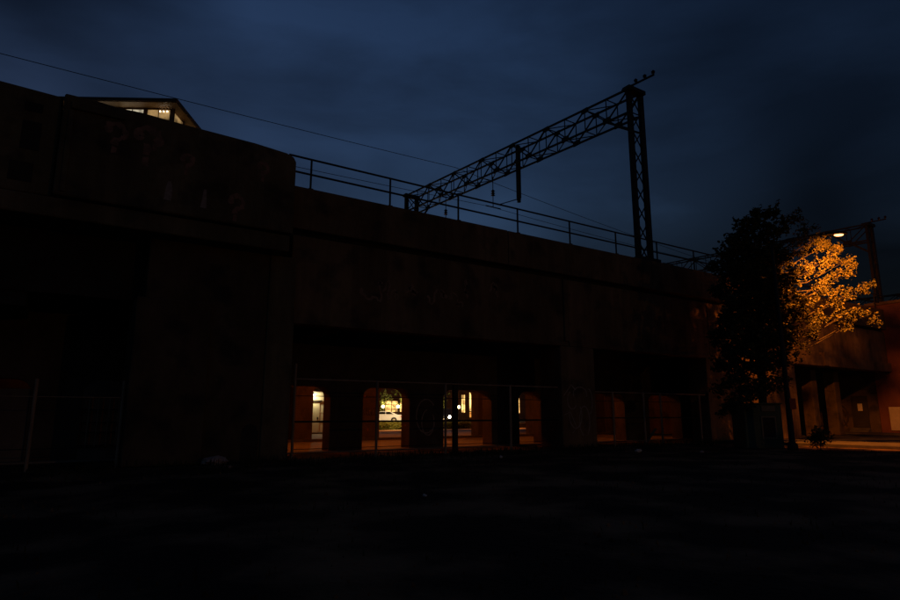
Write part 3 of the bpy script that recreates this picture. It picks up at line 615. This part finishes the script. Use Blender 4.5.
tag(bd, 'broken timber offcut leaning at the fence by the right bay', 'timber')
st_ = MB()
for k in range(3200):
    y = random.uniform(2.5, 20.5); x = random.uniform(-4, 31); r = random.choice((0.012, 0.015, 0.02, 0.02, 0.03, 0.045)) * random.uniform(0.7, 1.3); a = random.uniform(0, 6.28)
    q = [(x + r * math.cos(a + t) * random.uniform(0.7, 1.2), y + r * math.sin(a + t) * random.uniform(0.7, 1.2), -0.03) for t in (0, 1.57, 3.14, 4.71)]
    st_.add(q + [(x + r * 0.2, y, 0.01 + r * 0.3), (x - r * 0.4, y + r * 0.1, 0.01 + r * 0.25)], [(0, 1, 4), (1, 2, 5, 4), (2, 3, 5), (3, 0, 4, 5)])
tag(st_.build('rubble', 'soil'), 'scattered stones and rubble over the bare lot', 'rubble', kind='stuff')
gm = MB()
for k in range(9000):
    if k < 4500: x, y = random.uniform(-6, 32), 21.2 - abs(random.gauss(0, 1.6))
    else: x, y = random.uniform(-3, 30), random.uniform(4, 20)
    if math.sin(x * 1.7) * math.sin(y * 1.3 + x * 0.4) < -0.1 and random.random() < 0.8: continue
    a = random.uniform(0, 6.28); h = random.uniform(0.05, 0.3) * (1.0 if k < 4500 else 0.32); dx, dy = math.cos(a), math.sin(a); w = 0.012; l = random.uniform(0.1, 0.6) * h
    gm.add([(x - dy * w, y + dx * w, -0.04), (x + dy * w, y - dx * w, -0.04), (x + dx * l * 0.4 + dy * w * .6, y + dy * l * 0.4 - dx * w * .6, h * 0.6), (x + dx * l, y + dy * l, h)], [(0, 1, 2), (0, 2, 3)])
tag(gm.build('grass', 'grass'), 'rough unmown grass along the foot of the viaduct and over the lot', 'grass', kind='stuff')

# ------------------------------------------------------------------ behind the viaduct: shed with lit door, hedge, cars, shopfronts
DB = (16.6, 48.0, 0)
db = thing('service_building', 'pale service building with lit door seen through the first arch', 'building', DB)
def dpart(name, mb, m, bevel=0.0): return mb.build(name, m, db, bevel, off=DB)
dpart('wall', MB().box(12, 19.35, 48.0, 54, 0, 4.4), 'cream', 0.03)
dpart('roof', MB().box(11.8, 19.55, 47.8, 54.2, 4.402, 4.6), 'roof', 0.02)
for z in (0.9, 1.7, 2.5, 3.3): dpart('siding_batten', MB().box(12, 19.36, 47.97, 47.998, z, z + 0.05), 'cream')
ddr = dpart('door', MB().box(17.45, 18.72, 47.9, 47.965, 0.14, 2.55), 'door', 0.01)
MB().box(18.5, 18.6, 47.86, 47.9, 1.15, 1.35).build('handle', 'steel', ddr, off=DB)
dpart('lintel', MB().box(17.35, 18.85, 47.75, 47.96, 2.6, 2.72), 'steel', 0.01)
dpart('canopy', MB().box(12, 19.5, 46.9, 47.96, 3.36, 3.5), 'roof', 0.02)
dpart('step', MB().box(17.2, 19.3, 47.2, 47.95, 0.01, 0.13), 'paving', 0.01)
wlp = thing('wall_lamp', 'bright white wall lamp above the pale door', 'lamp', (18.12, 47.9, 3.2))
MB().box(-0.06, 0.06, 0.0, 0.1, -0.06, 0.12).build('bracket', 'steel', wlp)
MB().lathe((0, -0.08, -0.08), [(0.03, -0.1), (0.1, -0.04), (0.11, 0.03), (0.05, 0.09)], 10).build('bulb', 'bulb', wlp, smooth=True)
light('lamp_light', (0, -0.45, -0.25), 75, (1, 0.86, 0.5), wlp, 0.08)

hg = thing('hedge', 'clipped low yellow-green hedge along the parking terrace', 'hedge', (30, 56, 0))
MB().box(-7, 14, -0.1, 0.1, 0.0, 0.5).build('stems', 'bark', hg)
b = MB()
for k in range(1300):
    leaf_cloud(b, (random.uniform(-7, 14), random.uniform(-0.42, 0.35), random.uniform(0.12, 0.66)), 0.22, 27, 0.09)
tag(b.build('foliage', 'hedge', hg), kind='stuff')

def wheel(t, x, y, r=0.32):
    w = MB().lathe((x, y, r), [(r * 0.6, -0.1), (r * 0.95, -0.1), (r, -0.06), (r, 0.06), (r * 0.95, 0.1), (r * 0.6, 0.1)], 20, 'y').build('wheel', 'rubber', t, smooth=False)
    MB().lathe((x, y, r), [(r * 0.2, -0.11), (r * 0.6, -0.105), (r * 0.6, 0.105), (r * 0.2, 0.11)], 16, 'y').build('rim', 'alloy', w)
def car(label, loc, rz, paint, suv, lit):
    """x forward; a lofted body with a tapered cabin"""
    t = thing('parked_car', label, 'car', loc, rz)
    if suv: L, Wd = 4.7, 1.88; low = [(-2.3, .45), (-2.35, .8), (-2.3, 1.02), (-1.2, 1.08), (1.0, 1.08), (2.1, 1.0), (2.33, .8), (2.35, .45)]; cab = [(-2.22, 1.04), (-1.95, 1.68), (-0.9, 1.75), (0.2, 1.72), (1.05, 1.07)]
    else: L, Wd = 4.6, 1.78; low = [(-2.28, .42), (-2.34, .62), (-2.26, .98), (-1.7, 1.02), (-1.1, .98), (0.8, .95), (1.9, .86), (2.25, .7), (2.3, .4)]; cab = [(-1.75, 1.0), (-0.95, 1.36), (-0.3, 1.43), (0.3, 1.4), (1.15, .94)]
    def loft(poly, ws):
        mb = MB(); n = len(poly); vs = []
        for s, k in ws: vs += [(x * k[0], s, k[1] + (z - k[1]) * k[2]) for x, z in poly]
        fs = [(j * n + i, j * n + (i + 1) % n, (j + 1) * n + (i + 1) % n, (j + 1) * n + i) for j in range(len(ws) - 1) for i in range(n)]
        fs += [tuple(range(n)), tuple(range((len(ws) - 1) * n, len(ws) * n))[::-1]]
        return mb.add(vs, fs)
    def wheelcut(poly, z0):
        out = []
        for cx in (-1.36, 1.38): out += [(cx + 0.37 * math.cos(R(a)), 0.32 + 0.37 * math.sin(R(a))) for a in range(180, -1, -20) if 0.32 + 0.37 * math.sin(R(a)) >= z0 - 0.12]
        return poly + [(2.2, 0.22)] + out[::-1] + [(-2.2, 0.22)]
    h = Wd / 2
    body = loft(wheelcut(low, 0.3), [(-h, (0.985, 0.6, 0.93)), (-h + 0.06, (1, 0.6, 1)), (h - 0.06, (1, 0.6, 1)), (h, (0.985, 0.6, 0.93))]).build('body', paint, t, 0.015)
    roofp = [cab[i] for i in range(len(cab))]
    loft(roofp, [(-h + 0.16, (0.95, 0.95, 0.97)), (-h + 0.2, (1, 0.95, 1)), (h - 0.2, (1, 0.95, 1)), (h - 0.16, (0.95, 0.95, 0.97))]).build('cabin', paint, t, 0.02)
    zt = cab[2][1]; zb = cab[0][1]
    for s in (-1, 1):
        gl = MB(); y = s * (h - 0.145)
        def gp(x0, x1, x2, x3): gl.prism([(x0, zb + 0.06), (x1, zt - 0.1), (x2, zt - 0.1), (x3, zb + 0.06)], min(y, y + s * 0.012), max(y, y + s * 0.012))
        if suv: gp(-2.0, -1.85, -0.95, -0.95); gp(-0.85, -0.85, 0.1, 0.8)
        else: gp(-1.28, -0.85, -0.38, -0.38); gp(-0.3, -0.3, 0.3, 0.85)
        gl.build('side_window', 'glass', t)
        MB().box(-2.37 if not suv else -2.38, -2.15, s * (h - 0.34) - 0.16, s * (h - 0.34) + 0.345 * (s > 0) + 0.0 * s + 0.16 * (s < 0), 0.7, 0.88).build('tail_light', 'tail', t, 0.02)
        MB().lathe((2.30, s * (h - 0.28), 0.72 if suv else 0.66), [(0.02, 0.09), (0.13, 0.06), (0.16, 0.0)], 10, 'x').build('headlight', 'head' if lit else 'glass', t)
        for cx in (-1.36, 1.38): wheel(t, cx, s * (h - 0.11))
    ws = MB(); a, bb = cab[-1], cab[-2]
    ws.add([(a[0] + 0.01, -h + 0.28, a[1] + 0.04), (a[0] + 0.01, h - 0.28, a[1] + 0.04), (bb[0] + 0.05, h - 0.3, bb[1] - 0.05), (bb[0] + 0.05, -h + 0.3, bb[1] - 0.05)], [(0, 1, 2, 3)]).build('windscreen', 'glass', t)
    MB().box(2.32, 2.38, -0.26, 0.26, 0.42, 0.53).build('number_plate', 'paper', t)
    MB().box(2.3, 2.37, -0.5, 0.5, 0.58, 0.75).build('grille', 'rubber', t)
    if lit:
        for s in (-1, 1): light('beam', (2.55, s * (h - 0.28), 0.72), 25, (1, 0.92, 0.75), t, 0.05, 80, (6, s * (h - 0.28), 0.3))
    return t
car('white saloon car parked tail to the right behind the hedge', (34.40, 67.15, 0.52), R(180 - 33.4 + 6), 'carwhite', False, False)
car('dark car facing the viaduct with bright headlights on', (41.6, 63.9, 0.52), R(-90 - 40), 'cardark', True, True)

# shopfront row far behind
d_ = (math.sin(R(33.4)), math.cos(R(33.4))); r_ = (math.cos(R(33.4)), -math.sin(R(33.4)))
SF = (d_[0] * 100 + r_[0] * 2, d_[1] * 100 + r_[1] * 2, 0.52)
sf = thing('shop_row', 'long brown brick shop row with glowing windows behind the cars', 'building', SF, R(-33.4))
MB().box(-45, 50, 0, 10, 0, 9).build('wall', 'brick', sf)
MB().box(-45.2, 50.2, -0.3, 10, 9.002, 9.5).build('cornice', 'brick', sf, 0.05)
for a, b, z0, z1, m in ((-1.5, -0.75, 1.3, 4.4, 'win'), (-0.1, 0.45, 1.3, 4.2, 'win'), (1.2, 2.1, 1.5, 4.6, 'win'), (1.2, 2.1, 0.5, 1.45, 'amber'), (-12.6, -10.6, 1.4, 3.2, 'win'), (-10.2, -9.2, 1.4, 2.9, 'win'), (-6.6, -4.4, 1.4, 4.0, 'win'), (7.5, 9.4, 1.2, 3.6, 'win'), (23.5, 24.6, 1.0, 4.6, 'win')):
    w = MB().box(a, b, -0.06, -0.002, z0, z1).build('window', m, sf)
    f = MB()
    for xx in (a - 0.06, (a + b) / 2, b + 0.06): f.box(xx - 0.05, xx + 0.05, -0.12, -0.062, z0 - 0.08, z1 + 0.08)
    for zz in (z0, z0 + (z1 - z0) * 0.66, z1): f.box(a, b, -0.11, -0.063, zz - 0.04, zz + 0.04)
    f.build('frame', 'wire', w)
# ornamental trees with lamps among them
def garden_lamp(loc, label, p):
    t = thing('garden_lamp', label, 'lamp', loc, 0, 'globe lamps on the parking terrace')
    MB().tube([(0, 0, -0.02), (0, 0, 1.85)], 0.05, 8).build('post', 'steel', t)
    MB().lathe((0, 0, 1.86), [(0.05, 0), (0.15, 0.05), (0.2, 0.18), (0.15, 0.31), (0.04, 0.36)], 12).build('globe', 'globe', t, smooth=True)
    light('lamp_light', (0, 0, 2.5), p, (1, 0.72, 0.34), t, 0.2)
for loc, wh in (((36.7, 71.63, 0.52), 'over the roof of the white car'), ((38.34, 70.55, 0.52), 'over the boot of the white car'), ((38.95, 70.2, 0.44), 'just past the tail of the white car'), ((45.9, 72.2, 0.52), 'behind the car with headlights'), ((48.3, 71.0, 0.52), 'beyond the small tree behind the car with headlights')):
    garden_lamp(loc, 'glowing globe lamp ' + wh, 90)
def small_tree(loc, h, label):
    t = thing('ornamental_tree', label, 'tree', loc, 0, 'small trees behind the parked cars')
    MB().tube([(0, 0, -0.05), (0.05, 0, h * 0.5), (0, 0.05, h * 0.85)], [0.09, 0.06, 0.02], 8).build('trunk', 'bark', t)
    b = MB()
    for k in range(14): leaf_cloud(b, (random.gauss(0, 0.5), random.gauss(0, 0.5), h * random.uniform(0.35, 1)), 0.5, 60, 0.14)
    tag(b.build('crown', 'hedge', t), kind='stuff')
small_tree((37.1, 72.4, 0.5), 4.4, 'small lamp-lit tree above the roof of the white car')
small_tree((39.3, 71.2, 0.5), 5.0, 'small lamp-lit tree beyond the tail of the white car')
small_tree((46.6, 73.0, 0.5), 5.0, 'small lamp-lit tree behind the car with headlights')
# street lamps of the back street, their heads above the arch heads
def back_lamp(x, y, p, col, label, h=7.2):
    t = thing('street_lamp', label, 'street lamp', (x, y, 0), 0, 'street lamps of the back street')
    MB().tube([(0, 0, -0.05), (0, 0, h)], [0.09, 0.06], 8).build('pole', 'steel', t)
    MB().tube([(0, 0, h - 0.1), (0, -1.2, h + 0.2)], 0.04, 6).build('arm', 'steel', t)
    MB().box(-0.14, 0.14, -1.75, -1.15, h + 0.16, h + 0.3).build('lamp_head', 'steel', t, 0.03)
    MB().box(-0.11, 0.11, -1.7, -1.25, h + 0.1, h + 0.158).build('lens', 'ceil_lens', t)
    light('lamp_light', (0, -1.45, h - 0.05), p, col, t, 0.15, 125, (0, 0.4 if h > 6 else 2.2, 0))
back_lamp(27.9, 57.2, 2600, SODIUM, 'sodium street lamp on the back street near the pale service building')
back_lamp(43.5, 57.2, 3000, SODIUM, 'sodium street lamp on the back street beyond the hedge end')
back_lamp(36.2, 61.6, 2300, WARM, 'warm white lamp on the parking terrace, lighting the parked cars', 4.6)
back_lamp(31.3, 54.9, 2600, (1.0, 0.62, 0.22), 'low warm white lamp standing before the hedge', 3.9)
# the next sodium lamp down the street, well behind the viewpoint
nl = copy_tree(sl); nl.location = (32.2, -52, 0); nl['label'] = 'sodium street lamp far down the street from the viaduct'; nl['group'] = 'sodium street lamps'; sl['group'] = 'sodium street lamps'
for ch in nl.children:
    if ch.type == 'LIGHT': ch.data = ch.data.copy(); ch.data.energy = 2700; ch.data.color = (1, 0.45, 0.15); ch.data.spot_size = R(175); ch.rotation_euler = (R(35), 0, R(20))

# ------------------------------------------------------------------ lit building rising behind the abutment
HB = (7.46, 60.03, 0); hb = thing('tower_building', 'tall building with lit top-floor windows beneath a broad overhanging roof', 'building', HB, R(-33.4 + 2))
MB().box(-40, 0, 0, 30, 31.75, 32.1).build('roof', 'roof', hb, 0.03)
MB().box(-39.9, -0.1, 0.1, 29.9, 31.68, 31.748).build('soffit', 'timber', hb)
wy, wx = 1.25, -0.9
MB().box(-38, wx - 0.3, wy + 0.3, 28, 0, 31.66).build('core', 'roof', hb)
MB().box(-38, wx, wy, 28, 0, 28.0).build('lower_wall', 'roof', hb)
for k in range(10):
    x1 = wx - 0.25 - k * 2.6; x0 = x1 - 2.2
    w = MB().box(x0, x1, wy + 0.05, wy + 0.28, 28.05, 31.5).build('window', 'tower_white' if k in (1, 2) else 'tower_win', hb)
    MB().box((x0 + x1) / 2 - 0.03, (x0 + x1) / 2 + 0.03, wy - 0.02, wy + 0.045, 28.05, 31.5).build('mullion', 'roof', w)
    MB().box(x1, x1 + 0.39, wy, wy + 0.29, 28.05, 31.66).build('pillar', 'roof', hb)
for k in range(6):
    y0 = wy + 0.45 + k * 2.6
    w = MB().box(wx - 0.28, wx - 0.05, y0, y0 + 2.2, 28.05, 31.5).build('window', 'tower_win', hb)
    MB().box(wx - 0.29, wx, y0 + 2.205, y0 + 2.59, 28.05, 31.66).build('pillar', 'roof', hb)
MB().box(-38, wx - 0.01, wy + 0.02, wy + 0.29, 31.51, 31.66).build('fascia_band', 'timber', hb)
for k in range(3):
    MB().lathe((wx - 0.5 - 0.35 * k, wy - 0.03, 31.28), [(0.05, 0.0), (0.05, 0.08)], 8).build('spotlight', 'spot', hb)
light('soffit_glow', (-3.5, 0.6, 29.6), 6, (1, 0.6, 0.22), hb, 0.4)
